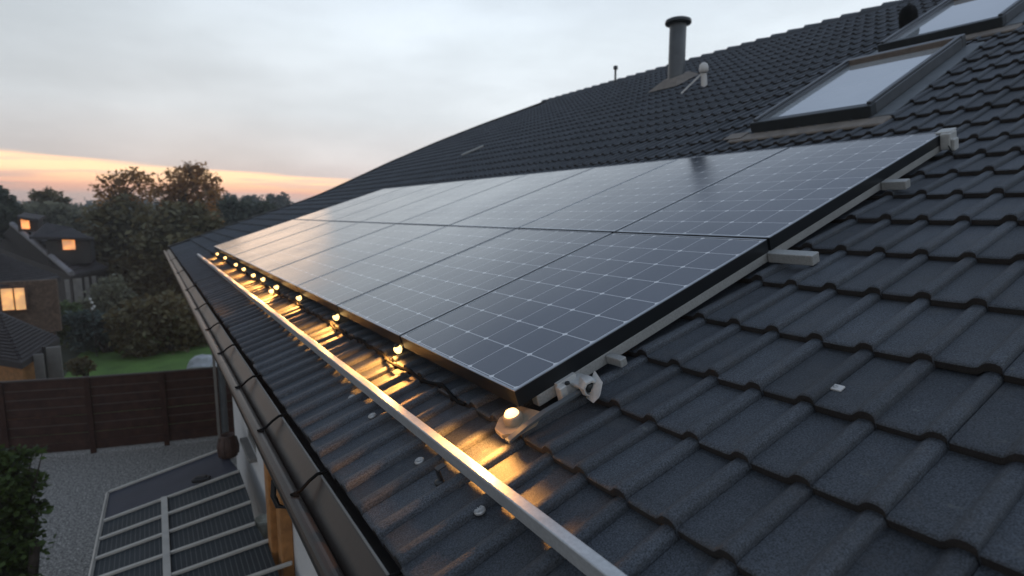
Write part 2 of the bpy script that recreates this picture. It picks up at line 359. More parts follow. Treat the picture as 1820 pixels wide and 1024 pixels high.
# ------------------------------------------------------------------ the house
house = thing('house', 'long white rendered house under a dark grey tiled roof with brown gutter', 'house', (4, 6, 0))
PER = .157
def tiled_roof():
    t_ = np.array([0, .018, .045, .10, .18, .25, .30, .35, .40, .70, 1.0]); h_ = np.array([-.020, .013, .0195, .0230, .0235, .0205, .0135, .005, .0008, 0, .0005])
    K = len(t_)
    vl = [.165, .79 * S, 1.125 * S, 1.47 * S, 1.87 * S, 2.33 * S, 2.79 * S, 3.27 * S, 3.72 * S, 4.17 * S, 4.62 * S]
    while vl[-1] < V_RIDGE - .1: vl.append(vl[-1] + .37)
    vl[-1] = V_RIDGE
    U0 = -2.5
    VV = []; UVs = []; FF = []; MI = []; base = 0
    for ci in range(len(vl) - 1):
        v0, v1 = vl[ci], vl[ci + 1] + .05
        n_t = int((min(u_end(v0), u_end(v1)) - U0) / PER) + 1
        g_ = v1 - v0
        rows = [(0.004, -.030), (0.0, -.007), (.007, -.0015), (.022, 0), (g_ * .5, 0), (g_, 0)]
        far = ci > 14
        ti = np.arange(n_t)
        jv = rng.normal(0, .0030, n_t) + .0015; jn = rng.normal(0, .0012, n_t) + .001
        if ci == 0: jv = rng.normal(0, .004, n_t)
        ju = rng.normal(0, .0008, n_t)
        for ri, (dv, dn) in enumerate(rows):
            pass
        uu = U0 + (ti[:, None, None] + t_[None, None, :]) * PER + ju[:, None, None]
        dv = np.array([r_[0] for r_ in rows])[None, :, None]; dn = np.array([r_[1] for r_ in rows])[None, :, None]
        vv = v0 + dv + jv[:, None, None] * (1 - dv / g_)
        lift = (.034 if ci else .012) * (1 - dv / g_)
        nn = 1.05 * h_[None, None, :] - .012 + dn + lift + jn[:, None, None] + 0 * uu
        nn = np.where(dn < -.02, nn - 0.15 * h_[None, None, :], nn)
        uu = uu + 0 * nn; vv = vv + 0 * nn
        P = roof(uu.ravel(), vv.ravel(), nn.ravel())
        VV.append(P)
        uvx = (ti[:, None, None] + np.clip(t_, .01, .99)[None, None, :] + 0 * nn).ravel(); uvy = (ci + .02 + .9 * dv / g_ + 0 * nn).ravel()
        UVs.append(np.stack([uvx, uvy], -1))
        nr = len(rows)
        a = (ti[:, None, None] * nr + np.arange(nr - 1)[None, :, None]) * K + np.arange(K - 1)[None, None, :] + base
        F = np.stack([a, a + K, a + K + 1, a + 1], -1)          # wound so that normals point out
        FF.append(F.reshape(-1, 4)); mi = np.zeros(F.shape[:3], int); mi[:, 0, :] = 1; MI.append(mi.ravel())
        base += len(P)
    VV = np.concatenate(VV); UVs = np.concatenate(UVs); FF = np.concatenate(FF)[:, ::-1]; MI = np.concatenate(MI)
    me = bpy.data.meshes.new('roof'); me.vertices.add(len(VV)); me.vertices.foreach_set('co', VV.ravel().astype(np.float32))
    me.loops.add(FF.size); me.loops.foreach_set('vertex_index', FF.ravel().astype(np.int32))
    me.polygons.add(len(FF)); me.polygons.foreach_set('loop_start', np.arange(0, FF.size, 4, dtype=np.int32)); me.polygons.foreach_set('loop_total', np.full(len(FF), 4, np.int32))
    me.materials.append(M_tile); me.materials.append(M_tile_edge)
    me.update(calc_edges=True)
    me.polygons.foreach_set('material_index', MI.astype(np.int32))
    me.polygons.foreach_set('use_smooth', (MI == 0))
    uvl = me.uv_layers.new(name='UVMap'); uvl.data.foreach_set('uv', UVs[FF.ravel()].ravel().astype(np.float32))
    me.validate()
    o = bpy.data.objects.new('roof', me); col.objects.link(o); o.parent = house; o.matrix_parent_inverse = Matrix.Translation(-Vector(house.location))
    return o
roof_o = tiled_roof()
# underlay, far roof slope
b = MB()
vs_ = np.linspace(.17, V_RIDGE, 40)
rowa = [rp(-2.5, v, -.03) for v in vs_]; rowb = [rp(float(u_end(v)) - .05, v, -.03) for v in vs_]
b.add(rowa + rowb, [(i, i + 1, 41 + i, 40 + i) for i in range(39)])
rx = rp(0, V_RIDGE, 0); bx_ = rx.x * 2 - rp(0, .2, 0).x
b.add([(rx.x, -2.5, rx.z - .02), (rx.x, 14.5, rx.z - .02), (bx_, 17.3, rp(0, .2, 0).z), (bx_, -2.5, rp(0, .2, 0).z)], [(0, 1, 2, 3)])
b.build('roof_underlay', M_tile_edge, house)
# ridge caps, each a half round overlapping the next
b = MB()
y = -2.5
while y < 14.6:
    b.tube([(rx.x + .02, y, rx.z - .05 + random.uniform(-.004, .004)), (rx.x + .02, y + .36, rx.z - .028)], [.115, .135], 12)
    y += .34
b.build('ridge_cap', M_tile, house)
b = MB()
vl = np.linspace(.12, V_RIDGE, 46)
for v0, v1 in zip(vl, vl[1:]):
    a, c = float(u_end(v0)), float(u_end(v1))
    P = [(a - .22, v0), (a + .03, v0), (c + .03, v1 + .02), (c - .22, v1 + .02)]
    b.extrude([rp(x, y_, -.05) for x, y_ in P], Vector(rp(a, v0, .055) - rp(a, v0, -.05)))
b.build('verge_trim', M_tile_edge, house)
# walls
EX, EZ = rp(0, .165, 0).x, rp(0, .165, 0).z
b = MB()
def wallbox(x0, x1, y0, y1, z0, z1): b.box(((x0 + x1) / 2, (y0 + y1) / 2, (z0 + z1) / 2), (x1 - x0, y1 - y0, z1 - z0))
wx = .90
wallbox(wx, wx + .3, -2.4, 6.95, 0, 4.45); wallbox(wx, wx + .3, 6.95, 7.65, 0, 2.62); wallbox(wx, wx + .3, 6.95, 7.65, 3.55, 4.45); wallbox(wx, wx + .3, 7.65, 9.1, 0, 4.45)
wallbox(wx + .3, 2.0, 8.8, 9.1, 0, 4.6); wallbox(1.75, 2.05, 9.1, 17.0, 0, 4.6)
wallbox(2.05, 20.5, 16.7, 17.0, 0, 4.6)
b.extrude([(2.0, 16.7, 4.6), (20, 16.7, 4.6), (rx.x, 16.7 - 2.2, rx.z - .15)], (0, .25, 0))
b.build('wall', M_render, house)
b = MB()
b.box(((EX + .9) / 2 + .02, 3.3, EZ - .14), (.9 - EX, 11.6, .03)); b.box(((EX + 1.75) / 2 + .02, 13.2, EZ - .10), (1.75 - EX, 8.0, .03))
b.build('soffit', M_gut, house)
b = MB(); b.box((EX + .035, 7.4, EZ - .085), (.03, 20.0, .16)); b.build('fascia', M_black, house)
# small window in the wall, mostly behind the gutter
wf = MB()
for (y0, y1, z0, z1) in ((6.95, 7.01, 2.62, 3.55), (7.59, 7.65, 2.62, 3.55), (7.01, 7.59, 2.62, 2.68), (7.01, 7.59, 3.49, 3.55)):
    wf.box((wx + .045, (y0 + y1) / 2, (z0 + z1) / 2), (.07, y1 - y0, z1 - z0))
win = wf.build('window', M_pale, house)
wp = MB(); wp.box((wx + .06, 7.3, 3.085), (.012, .574, .80)); wp.build('pane', M_glassd, win)
wp = MB(); wp.box((wx - .03, 7.3, 2.595), (.12, .78, .046), bev=.008); wp.build('sill', M_pale, win)
b = MB(); b.box((wx - .075, 5.28, 2.0), (.15, .18, 4.0), bev=.008); b.box((wx - .05, 5.06, 2.0), (.10, .2, 4.0), bev=.008); b.build('timber_post', M_post, house)
# gutter: inner plate, crease, round front bead
gx0, gz0 = EX - .015, EZ - .028
g = MB()
prof = [(gx0 + .012, gz0 - .09), (gx0 - .003, gz0 - .001), (gx0 - .008, gz0), (gx0 - .013, gz0 - .004), (gx0 - .040, gz0 - .035), (gx0 - .070, gz0 - .068), (gx0 - .078, gz0 - .080)]
for k in range(13):
    an = R(-25 + k * 20); prof.append((gx0 - .108 + .029 * math.cos(an), gz0 - .066 + .029 * math.sin(an)))
prof += [(gx0 - .125, gz0 - .092), (gx0 - .07, gz0 - .115), (gx0, gz0 - .11)]
ys = [-2.5, .9, 4.05, 7.1, 10.2, 13.2, 17.45]
for a, c in zip(ys, ys[1:]):
    vs2 = [(x, a + .0015, z) for x, z in prof] + [(x, c - .0015, z) for x, z in prof]; n = len(prof)
    g.add(vs2, [(i, (i + 1) % n, (i + 1) % n + n, i + n) for i in range(n)], 0, False)
    g.add(vs2[:n], [tuple(range(n))]); g.add(vs2[n:], [tuple(range(n - 1, -1, -1))])
g.tube([(gx0 - .006, -2.5, gz0 + .001), (gx0 - .006, 17.45, gz0 + .001)], .0045, 6, 1)  # paler bead stands in for the edge highlight on the back lip
gut = g.build('gutter', [M_gut, M_pale], house)
for i, y in enumerate([.62, 1.28, 1.97, 2.66, 3.41, 4.33, 5.28, 6.5, 8.2, 10.6, 13.6]):
    k = MB()
    k.tube([(EX + .03, y, EZ - .012), (gx0, y, gz0 + .010), (gx0 - .02, y - .003, gz0 + .010), (gx0 - .05, y - .008, gz0 - .006), (gx0 - .078, y - .012, gz0 - .028), (gx0 - .098, y - .016, gz0 - .034), (gx0 - .113, y - .02, gz0 - .034), (gx0 - .105, y - .03, gz0 - .036), (gx0 - .092, y - .034, gz0 - .038)], .0062, 8)
    k.build('gutter_bracket', M_cable, gut)
k = MB()
k.tube([(gx0 - .125, 2.22, gz0 - .09), (gx0 - .132, 2.215, gz0 - .15), (gx0 - .12, 2.20, gz0 - .19), (gx0 - .09, 2.19, gz0 - .20), (gx0 - .07, 2.19, gz0 - .12)], .011, 8)
k.build('gutter_strap', M_black, gut)
# downpipe at the far wall corner
k = MB(); dpx = .68
k.tube([(EX - .09, 8.0, EZ - .10), (EX - .06, 8.0, EZ - .24), (dpx, 8.0, EZ - .42), (dpx, 8.0, .05)], .042, 12); k.build('downpipe', M_lead, house)
k = MB(); k.box((dpx - .075, 7.99, 3.1), (.03, .03, 2.9)); k.build('pipe_conduit', M_pale, house)

# skylights
def skylight(u0, u1, v0, v1, label):
    sk = MB(); fwid = .075
    n0, n1 = .0, .140
    sk.rbox(u0, u1, v0, v0 + .09, n0, n1, 1, .006)                       # dark front
    sk.rbox(u0, u0 + fwid, v0 + .09, v1 - .09, n0, n1, 0, .006); sk.rbox(u1 - fwid, u1, v0 + .09, v1 - .09, n0, n1, 0, .006)
    sk.rbox(u0, u1, v1 - .09, v1, n0, n1 + .02, 0, .006)
    # raised sash rails on both sides
    sk.rbox(u0 + .012, u0 + .05, v0 + .05, v1 - .02, n1, n1 + .022, 0, .005); sk.rbox(u1 - .05, u1 - .012, v0 + .05, v1 - .02, n1, n1 + .022, 0, .005)
    o = sk.build('skylight', [M_skyf, M_dark], house); o['label'] = label
    p = MB(); p.rbox(u0 + fwid, u1 - fwid, v0 + .09, v1 - .09, .095, .105); p.build('pane', M_glass, o)
    p = MB(); p.rbox(u0 + fwid, u1 - fwid, v1 - .115, v1 - .09, .105, .160); p.build('lining', M_wood, o)
    p = MB(); p.rbox(u0 - .16, u1 + .16, v0 - .20, v0 - .002, .012, .040, 0, .01); p.rbox(u1 + .03, u1 + .24, v0 - .14, v0 + .03, .041, .050, 0, .004); p.build('apron_flashing', M_leadb, o)
    for a, c in ((u0 - .15, u0 - .004), (u1 + .004, u1 + .10)):
        p = MB(); p.rbox(a, c, v0, v1, .02, .048, 0, .008); p.build('side_flashing', M_lead, o)
    return o
skylight(2.39, 3.51, 5.16, 7.14, 'lower roof window with black front edge just above the panels')
skylight(2.26, 3.42, 7.66, 9.75, 'upper roof window cut off by the top right corner')
# flue
fb = rp(7.55, 9.02, 0)
k = MB(); k.lathe(fb + Vector((0, 0, -.35)), [(.155, 0), (.155, .1), (.155, 1.48), (.150, 1.50)], seg=28); fl = k.build('flue_pipe', M_flue, house)
k = MB(); k.lathe(fb + Vector((0, 0, 1.10)), [(.150, 0), (.235, .005), (.245, .03), (.235, .075), (.19, .095), (.0, .10)], seg=28); k.build('flue_cap', M_dark, fl)
k = MB()
pl = [rp(7.55 + a, 9.02 + c, .045) for a, c in ((-.30, -.34), (.42, -.34), (.36, .34), (-.30, .34))]
top = [fb + Vector((x, yy, z)) for x, yy, z in ((-.165, -.165, .10), (-.165, .165, .10), (.165, .165, .25), (.165, -.165, .25))]
k.add(pl + top, [(0, 1, 5, 4), (1, 2, 6, 5), (2, 3, 7, 6), (3, 0, 4, 7), (4, 5, 6, 7)]); k.build('flue_flashing', M_leadb, fl)
# white hooded vent tile
k = MB(); vb = rp(6.30, 8.20, .0)
k.lathe(vb, [(.05, 0), (.046, .22)], Vector((-.12, 0, 1)), 16); k.lathe(vb + Vector((-.03, 0, .25)), [(.05, -.02), (.074, 0), (.076, .05), (.065, .11), (.03, .14), (0, .145)], Vector((-.1, 0, 1)), 16)
k.build('roof_vent', M_white, house)
k = MB(); a = rp(6.5, 7.86, .05); c = vb + Vector((-.05, .02, .22)); k.tube([a, c], .014, 8); k.build('vent_stay', M_white, house)
k = MB(); vb = rp(11.5, V_RIDGE - .1, .0); k.tube([vb, vb + Vector((0, 0, .36))], .028, 8); k.lathe(vb + Vector((0, 0, .36)), [(.03, 0), (.06, .01), (.06, .09), (0, .11)], seg=12); k.build('vent_pipe', M_dark, house)
k = MB(); vb = rp(3.55, 8.80, .04); k.lathe(vb, [(.10, 0), (.105, .12), (.10, .20), (.07, .27), (0, .29)], Vector((-.25, 0, 1)), 18); k.build('vent_cowl', M_cable, house)
k = MB(); a = rp(11.62, 6.32, .07); c = rp(11.36, 6.80, .07); k.tube([a, c], .030, 6); k.build('snow_step', M_alu, house)

# ------------------------------------------------------------------ solar panels
US = [q_ * S for q_ in (1.7138, 2.8672, 4.0920, 5.4197, 6.8919, 8.3961, 9.8955, 11.4403)]; US.append(US[-1] + 1.53 * S)
US[7] = 9.95; US[8] = 11.25
VR = [.8523 * S, 2.529 * S, 4.718 * S]; NT = OFF - S          # glass level over the tiles
ordn = ['nearest the camera', 'second from the near end', 'third from the near end', 'fourth from the near end', 'fifth from the near end', 'sixth from the near end', 'seventh from the near end', 'farthest, by the gable end']
for r_ in range(2):
    for k_ in range(8):
        u0, u1 = US[k_] + (.008 if k_ else 0), US[k_ + 1] - .008; v0, v1 = VR[r_] + (.012 if r_ else 0), VR[r_ + 1] - (.006 if r_ == 0 else 0)
        ph = random.uniform(-.0015, .0015)
        t = thing('solar_panel', ('lower' if r_ == 0 else 'upper') + ' row solar panel ' + ordn[k_] + (', white cell grid sharp' if k_ == 0 else ''), 'solar panel', rp(u0, v0, NT), 'solar panels on the roof')
        fr = MB(); lip = .011; d0, d1 = NT - .062, NT + ph
        for (a, c, e, f) in ((u0, u0 + lip, v0, v1), (u1 - lip, u1, v0, v1), (u0 + lip, u1 - lip, v0, v0 + lip), (u0 + lip, u1 - lip, v1 - lip, v1)):
            fr.rbox(a, c, e, f, d0, d1 - .003, 0); fr.rbox(a + .0006, c - .0006, e + .0006, f - .0006, d1 - .003, d1 + .0006, 1)
        fr.build('frame', [M_pframe, M_plip], t)
        cs = MB(); a, c, e, f = u0 + lip, u1 - lip, v0 + lip, v1 - lip
        cs.add([rp(a, e, d1 - .0015), rp(c, e, d1 - .0015), rp(c, f, d1 - .0015), rp(a, f, d1 - .0015)], [(3, 2, 1, 0)])
        cs.add([rp(a, e, d1 - .008), rp(c, e, d1 - .008), rp(c, f, d1 - .008), rp(a, f, d1 - .008)], [(0, 1, 2, 3)])
        o = cs.build('cell_sheet', M_cell, t)
        uvl = o.data.uv_layers.new(name='UVMap'); nv = 8 if r_ == 0 else 10
        w = {0: (.0 - .03, -.04), 1: (6.03, -.04), 2: (6.03, nv + .04), 3: (-.03, nv + .04)}
        for lp in o.data.loops: uvl.data[lp.index].uv = w[lp.vertex_index % 4]
# rails under the panels
GR = 'rail ends beside the panels'
for (px, py, lab) in ((1450, 455, 'lower pale rail end jutting from under the panel edge'), (1614, 323, 'upper pale rail end jutting from under the panel edge')):
    ue, ve = uv_at(px, py, .076)
    k = MB(); k.rbox(ue, US[0] - .002, ve - .028, ve + .028, .040, .086, 0, .003); k.rbox(US[0] + .042, US[8], ve - .028, ve + .028, .048, .0845, 0)
    o = k.build('mounting_rail', M_alu); tag(o, lab, 'rail', GR)
k = MB()
e0 = uv_at(965, 712, .06)[1]
k.rbox(US[0] + .002, US[0] + .040, VR[0] + .075, VR[2] + .02, .042, .0845, 0, .003)
er = k.build('edge_rail', M_alu); tag(er, 'long pale grey rail running up the slope under the near panel edge', 'rail')
k = MB(); uu, vv = uv_at(1100, 646, .05); k.rbox(uu - .03, US[0], vv - .016, vv + .016, .046, .078, 0, .003); k.build('rail_tab', M_alu, er)
# cast end bracket with hooded knob near the low corner
uu, vv = uv_at(1010, 690, .06)
br = thing('panel_bracket', 'cast grey bracket with a hooded knob at the low panel corner', 'bracket', rp(uu, vv, 0))
Uv = Vector((0, 1, 0)); Vv = Vector(PV); Nv = Vector(PN)
def loc(u, v, n): return rp(u, v, n)
k = MB()
k.extrude([loc(uu + .03, vv - .035, .092), loc(uu + .03, vv + .05, .092), loc(uu + .01, vv + .04, .03), loc(uu + .01, vv - .02, .008), loc(uu + .012, vv - .045, .012)], -Uv * .022)
k.rbox(uu - .016, uu + .012, vv - .045, vv - .012, .006, .085, 0, .004)
k.rbox(uu - .06, uu + .03, vv + .012, vv + .075, .062, .076, 0, .004)
k.build('clamp_plate', M_cast, br)
k = MB(); hc = loc(uu - .035, vv + .055, .062); ax = (-Uv * .75 - Vv * .30 + Nv * .05).normalized()
k.lathe(hc, [(.014, -.06), (.020, -.03), (.030, 0), (.036, .025), (.036, .045), (.030, .060), (.024, .060), (.022, .035), (.010, .03), (0, .03)], ax, 8, smooth=False)
k.extrude([hc + ax * .03 + Nv * .034 + Vv * .03, hc + ax * .10 + Nv * .016 + Vv * .028, hc + ax * .118 - Nv * .010, hc + ax * .10 - Nv * .026 - Vv * .02, hc + ax * .03 - Nv * .034 - Vv * .025], (Vv * .010 + Nv * .006))
k.build('hood', M_cast, br)
k = MB(); k.lathe(hc + ax * .030, [(.017, 0), (.017, .02), (.013, .024), (0, .024)], ax, 12); k.build('knob', M_dark, br)
k = MB(); k.lathe(loc(uu - .01, vv - .005, .082), [(.009, 0), (.009, .008), (0, .009)], Nv, 6, smooth=False); k.build('bolt', M_dark, br)
# clamp on the top corner
uu, vv = US[0], VR[2]
ec = thing('end_clamp', 'small pale end clamp gripping the top near corner of the upper panel', 'clamp', rp(uu, vv, 0))
k = MB(); k.rbox(uu - .055, uu - .002, vv - .10, vv + .005, .055, .155, 0, .006); k.rbox(uu - .05, uu + .03, vv - .075, vv + .02, .150, .162, 0, .004)
k.rbox(uu - .075, uu - .055, vv - .09, vv - .03, .045, .115, 0, .004); k.build('clamp_body', M_cast, ec)
k = MB(); k.tube([loc(uu - .05, vv - .11, .085), loc(uu - .065, vv - .115, .05), loc(uu - .06, vv - .09, .042)], .004, 6); k.build('wire_hook', M_dark, ec)

# ------------------------------------------------------------------ bar, lamp, string lights, studs
k = MB()
for a, c in ((.15, 6.35), (6.354, 7.25), (7.254, 11.75)):
    k.extrude([rp(a, v, n) for v, n in ((.462, .022), (.462, .076), (.4635, .0785), (.466, .0795), (.494, .0705), (.497, .068), (.497, .022))], (0, c - a, 0))
bar = k.build('snow_guard_bar', M_bar); tag(bar, 'long straight pale metal bar lying along the roof above the gutter', 'metal bar')
for y in (1.0, 2.6, 4.4, 6.3, 8.4, 10.6):
    k = MB(); k.rbox(y, y + .03, .466, .493, .010, .0218); k.build('bar_foot', M_alu, bar)
M_bulb = emit('warm_bulb', (1.0, .62, .22), 3.2)
M_lens = emit('warm_lens', (1.0, .62, .24), 2.6)
def lamp_light(kind, name, pos, aim, watts, parent, radius=.012):
    l = bpy.data.lights.new(name, kind); l.energy = watts; l.color = (1.0, .42, .09); l.shadow_soft_size = radius
    if kind == 'SPOT': l.spot_size = R(165); l.spot_blend = .35
    o = bpy.data.objects.new(name, l); col.objects.link(o); o.location = pos; o.rotation_euler = Vector(aim).to_track_quat('-Z', 'Y').to_euler()
    o.parent = parent; o.matrix_parent_inverse = Matrix.Translation(-Vector(parent.location)); return o
lu, lv = uv_at(910, 738, .075)
lamp = thing('roof_lamp', 'small glowing lamp on a cast plate under the low panel corner', 'lamp', rp(lu, lv, 0))
k = MB()
pp = [(-.060, -.035), (-.025, -.070), (.028, -.062), (.070, -.015), (.070, .07), (-.04, .09), (-.066, .04)]
k.extrude([loc(lu + a, lv + c, .033) for a, c in pp], Nv * .016)
k.build('base_plate', M_lampst, lamp)
k = MB(); k.lathe(loc(lu, lv, .049), [(.033, 0), (.033, .026), (.030, .031), (.026, .031)], Nv, 18); k.build('housing', M_lampst, lamp)
k = MB(); k.lathe(loc(lu, lv, .049), [(.0262, .024), (.025, .034), (.020, .042), (.010, .046), (0, .047)], Nv, 16); k.build('lens', M_lens, lamp)
lamp_light('SPOT', 'lamp_light', loc(lu + .005, lv - .095, .120), -Vv * .9 - Nv * .42, 17.0, lamp, .02)
lamp_light('POINT', 'lamp_glow', loc(lu, lv - .02, .128), -Nv, .30, lamp, .02)
k = MB()
arc = [(-.055, -.075, .040), (-.065, .0, .058), (-.07, .08, .066), (-.06, .17, .055), (-.05, .26, .045)]
for (a, c) in zip(arc, arc[1:]):
    d = Uv * .024
    k.extrude([loc(lu + a[0], lv + a[1], a[2]), loc(lu + c[0], lv + c[1], c[2]), loc(lu + c[0], lv + c[1], c[2] + .009), loc(lu + a[0], lv + a[1], a[2] + .009)], -d)
k.build('roof_hook', M_lead, lamp)
sl_ = thing('string_lights', 'string of warm glowing bulbs along the lower edge of the panels', 'string lights', rp(5, .72, 0))
bl = [(386, 451), (400, 458), (419, 470), (433, 478), (450, 489), (467, 496), (482, 517), (491, 510), (531, 529), (597, 563), (707, 620)]
pts = []
for i, (px, py) in enumerate(bl):
    u, v = uv_at(px, py, .074); pos = loc(u, v, .074)
    k = MB(); r0 = .024
    k.lathe(pos, [(0, -.026), (.012, -.022), (.019, -.010), (.021, .000), (.018, .010), (.012, .014)], Nv, 14)
    bo = k.build('bulb', M_bulb, sl_)
    k = MB(); k.lathe(pos + Nv * .011, [(.013, 0), (.0135, .008), (.009, .014), (0, .015)], Nv, 12); k.build('socket', M_black, bo)
    lamp_light('SPOT', 'bulb_light', pos - Vv * .046 + Nv * .036, -Vv * .85 - Nv * .52, 22.0 if u < 7 else 13.0, bo)
    pts.append((u, v))
cab = []
u = 11.4
while u > 1.75:
    v = .672 + .010 * math.sin(u * 7.1) + .008 * math.sin(u * 19.0 + 1)
    cab.append(loc(u, v, .040 + .006 * math.sin(u * 23))); u -= .035
k = MB(); k.tube(cab, .0075, 6)
for i, p in enumerate(cab):
    if i % 4 == 0: k.lathe(p - Nv * .004, [(.013, -.006), (.014, .004), (.006, .010)], Nv, 6)
for (u, v) in pts: k.tube([loc(u, v, .02), loc(u + .012, v + .012, .045), loc(u + .03, .70, .045)], .005, 6)
k.build('cable', M_cable, sl_)
names = ['farthest', 'third from the gutter bracket end', 'just below the black clip', 'nearest']
for (px, py, lab) in ((625, 705, 'round patterned zinc stud on the tiles, farthest along the bar'), (661, 738, 'round patterned zinc stud half tucked under the bar'), (745, 818, 'round patterned zinc stud just above the black clip'), (852, 906, 'round patterned zinc stud nearest the camera')):
    u, v = uv_at(px, py, .014)
    k = MB(); c = loc(u, v, .008)
    k.lathe(c, [(.017, 0), (.017, .005), (.0145, .008), (.012, .006), (.0, .006)], Nv, 18, smooth=False)
    for an in range(0, 180, 45):
        d = (Uv * math.cos(R(an)) + Vv * math.sin(R(an))); k.tube([c + Nv * .007 - d * .012, c + Nv * .007 + d * .012], .0018, 5)
    tag(k.build('roof_stud', M_stud), lab, 'stud', 'zinc studs below the bar')
u, v = uv_at(783, 850, .02)
k = MB(); k.rbox(u - .012, u + .014, v - .004, v + .004, .012, .052, 0, .001); k.rbox(u - .012, u + .014, v - .004, v + .028, .0525, .056, 0, .001)
clip = k.build('roof_clip', M_black); tag(clip, 'small black L shaped clip standing by the metal bar', 'clip')
k = MB(); k.lathe(loc(u, v - .008, .006), [(.016, 0), (.016, .008), (.01, .012), (0, .012)], Nv, 10); k.build('clip_foot', M_dark, clip)
u, v = uv_at(1485, 683, .03)
k = MB(); k.rbox(u - .020, u + .020, v - .014, v + .014, .016, .022, 0, .0015); tg = k.build('roof_tag', M_white); tag(tg, 'small square white tag lying on the tiles', 'tag')
k = MB(); k.lathe(loc(u, v, .022), [(.007, 0), (.007, .0015), (.004, .0015), (.004, 0)], Nv, 14); k.build('tag_mark', M_stud, tg)

# ------------------------------------------------------------------ yard: fence, canopy, pots
fl_ = [(-6.2, 17.45), (-4.55, 16.82), (-2.98, 16.2), (-1.40, 15.62), (.04, 15.2), (1.74, 14.78)]
fence = thing('garden_fence', 'tall dark brown board fence closing off the gravel yard', 'fence', (-1.4, 15.6, 0))
for (x0, y0), (x1, y1) in zip(fl_, fl_[1:]):
    d = Vector((x1 - x0, y1 - y0, 0)); L = d.length; d.normalize(); nn = Vector((d.y, -d.x, 0)); m = Matrix((d, nn, Vector((0, 0, 1)))).transposed(); c = Vector(((x0 + x1) / 2, (y0 + y1) / 2, 0))
    k = MB()
    for j in range(8):
        z0 = .08 + j * .212
        k.box(c + Vector((0, 0, z0 + .1)) + nn * (.004 + .003 * (j % 2)), (L - .10, .022, .204), m, 0, .004)
        if j in (2, 4, 5, 6): k.box(c + Vector((0, 0, z0 + .209)) + nn * .018, (L - .16, .014, .022), m, 1)
    k.box(c + Vector((0, 0, 1.79)), (L, .07, .035), m, 1, .004)
    k.build('board_panel', [M_fence, M_fcap], fence)
for x, y in fl_:
    k = MB(); k.box((x, y - .03, .895), (.11, .11, 1.79), None, 0, .006); k.build('post', M_fence, fence)
for i in range(5):
    pass
can = thing('patio_canopy', 'low lean-to canopy of ribbed panels between pale bars beside the wall', 'canopy', (0, 6, 0))
def cz(x): return 2.1 + (x + .62) / (.72 + .62) * .30
def cpt(x, y, dz=0): return Vector((x, y, cz(x) + dz))
cyl = [(-.62, 8.08), (-.63, 7.32), (-.65, 6.92), (-.66, 6.53), (-.68, 6.15), (-.69, 5.76), (-.70, 5.36), (-.71, 4.95), (-.72, 4.5), (-.73, 4.05)]
cyr = [(.63, 8.0), (.73, 7.13), (.73, 6.69), (.73, 6.26), (.70, 5.79), (.86, 5.35), (.86, 4.86), (.86, 4.4), (.86, 3.95), (.86, 3.5)]
for i in range(9):
    a, c2_ = cyl[i], cyr[i]; e, f = cyl[i + 1], cyr[i + 1]
    k = MB(); xr = lambda p: min(p[0], .74)
    P = [cpt(a[0], a[1]), cpt(xr(c2_), c2_[1]), cpt(xr(f), f[1]), cpt(e[0], e[1])]
    k.extrude([p - Vector((0, 0, .006)) for p in P], (0, 0, .010))
    k.build('roof_sheet', M_canp if i == 0 else M_poly, can)
for i in range(10):
    a, c2_ = cyl[i], cyr[i]; P, Q = cpt(a[0], a[1], .018), cpt(c2_[0], c2_[1], .018); d = (Q - P); L = d.length; d.normalize(); sd = Vector((0, 0, 1)).cross(d).normalized(); m = Matrix((d, sd, d.cross(sd))).transposed()
    k = MB(); k.box((P + Q) / 2, (L, .034, .026), m, 0, .003); k.build('cross_bar', M_canb, can)
P, Q = cpt(cyl[0][0] - .012, cyl[0][1], .015), cpt(cyl[-1][0] - .012, cyl[-1][1], .015)
k = MB(); k.tube([P, Q], .020, 4, smooth=False); k.build('edge_bar', M_canb, can)
P, Q = cpt(-.055, 7.24, .034), cpt(-.09, 3.8, .034); d = (Q - P); L = d.length
k = MB(); d.normalize(); sd = Vector((0, 0, 1)).cross(d).normalized(); m = Matrix((d, sd, d.cross(sd))).transposed(); k.box((P + Q) / 2, (L, .062, .020), m, 0, .003); k.build('centre_bar', M_canb, can)
for y in (7.3, 4.6):
    k = MB(); k.box((-.60, y, 1.03), (.08, .08, 2.04), None, 0, .006); k.build('post', M_canb, can)
p0 = cpt(.33, 7.27, .05)
k = MB(); k.box(p0, (.20, .085, .05), Matrix.Rotation(R(-12), 3, 'Z'), 0, .015); k.box(p0 + Vector((.0, .0, .03)), (.12, .06, .02), Matrix.Rotation(R(-12), 3, 'Z'), 0, .006); tag(k.build('canopy_box', M_black), 'small black box sitting on the far canopy bar', 'box')
k = MB(); jx, jy = .675, 7.72; jz = cz(.68) + .004
k.lathe((jx, jy, jz), [(0, 0), (.10, 0), (.12, .06), (.125, .14), (.11, .22), (.085, .27), (.09, .29), (.075, .29), (.07, .24), (0, .22)], seg=18)
for q_ in range(9):
    an = q_ * .7; k.tube([(jx + .118 * math.cos(an), jy + .118 * math.sin(an), jz + .02), (jx + .128 * math.cos(an), jy + .128 * math.sin(an), jz + .13), (jx + .1 * math.cos(an), jy + .1 * math.sin(an), jz + .25)], .008, 5)
tag(k.build('clay_jar', M_rust), 'ribbed dark brown jar at the foot of the downpipe', 'jar')
wl = thing('wall_pot', 'pale grey pot on a dark pedestal between canopy and wall', 'pot', (.80, 5.95, 0))
k = MB(); k.lathe((.81, 5.95, 0), [(.09, 0), (.08, .1), (.07, .5), (.07, 2.1), (.075, 2.16)], seg=14); k.build('pedestal', M_rust, wl)
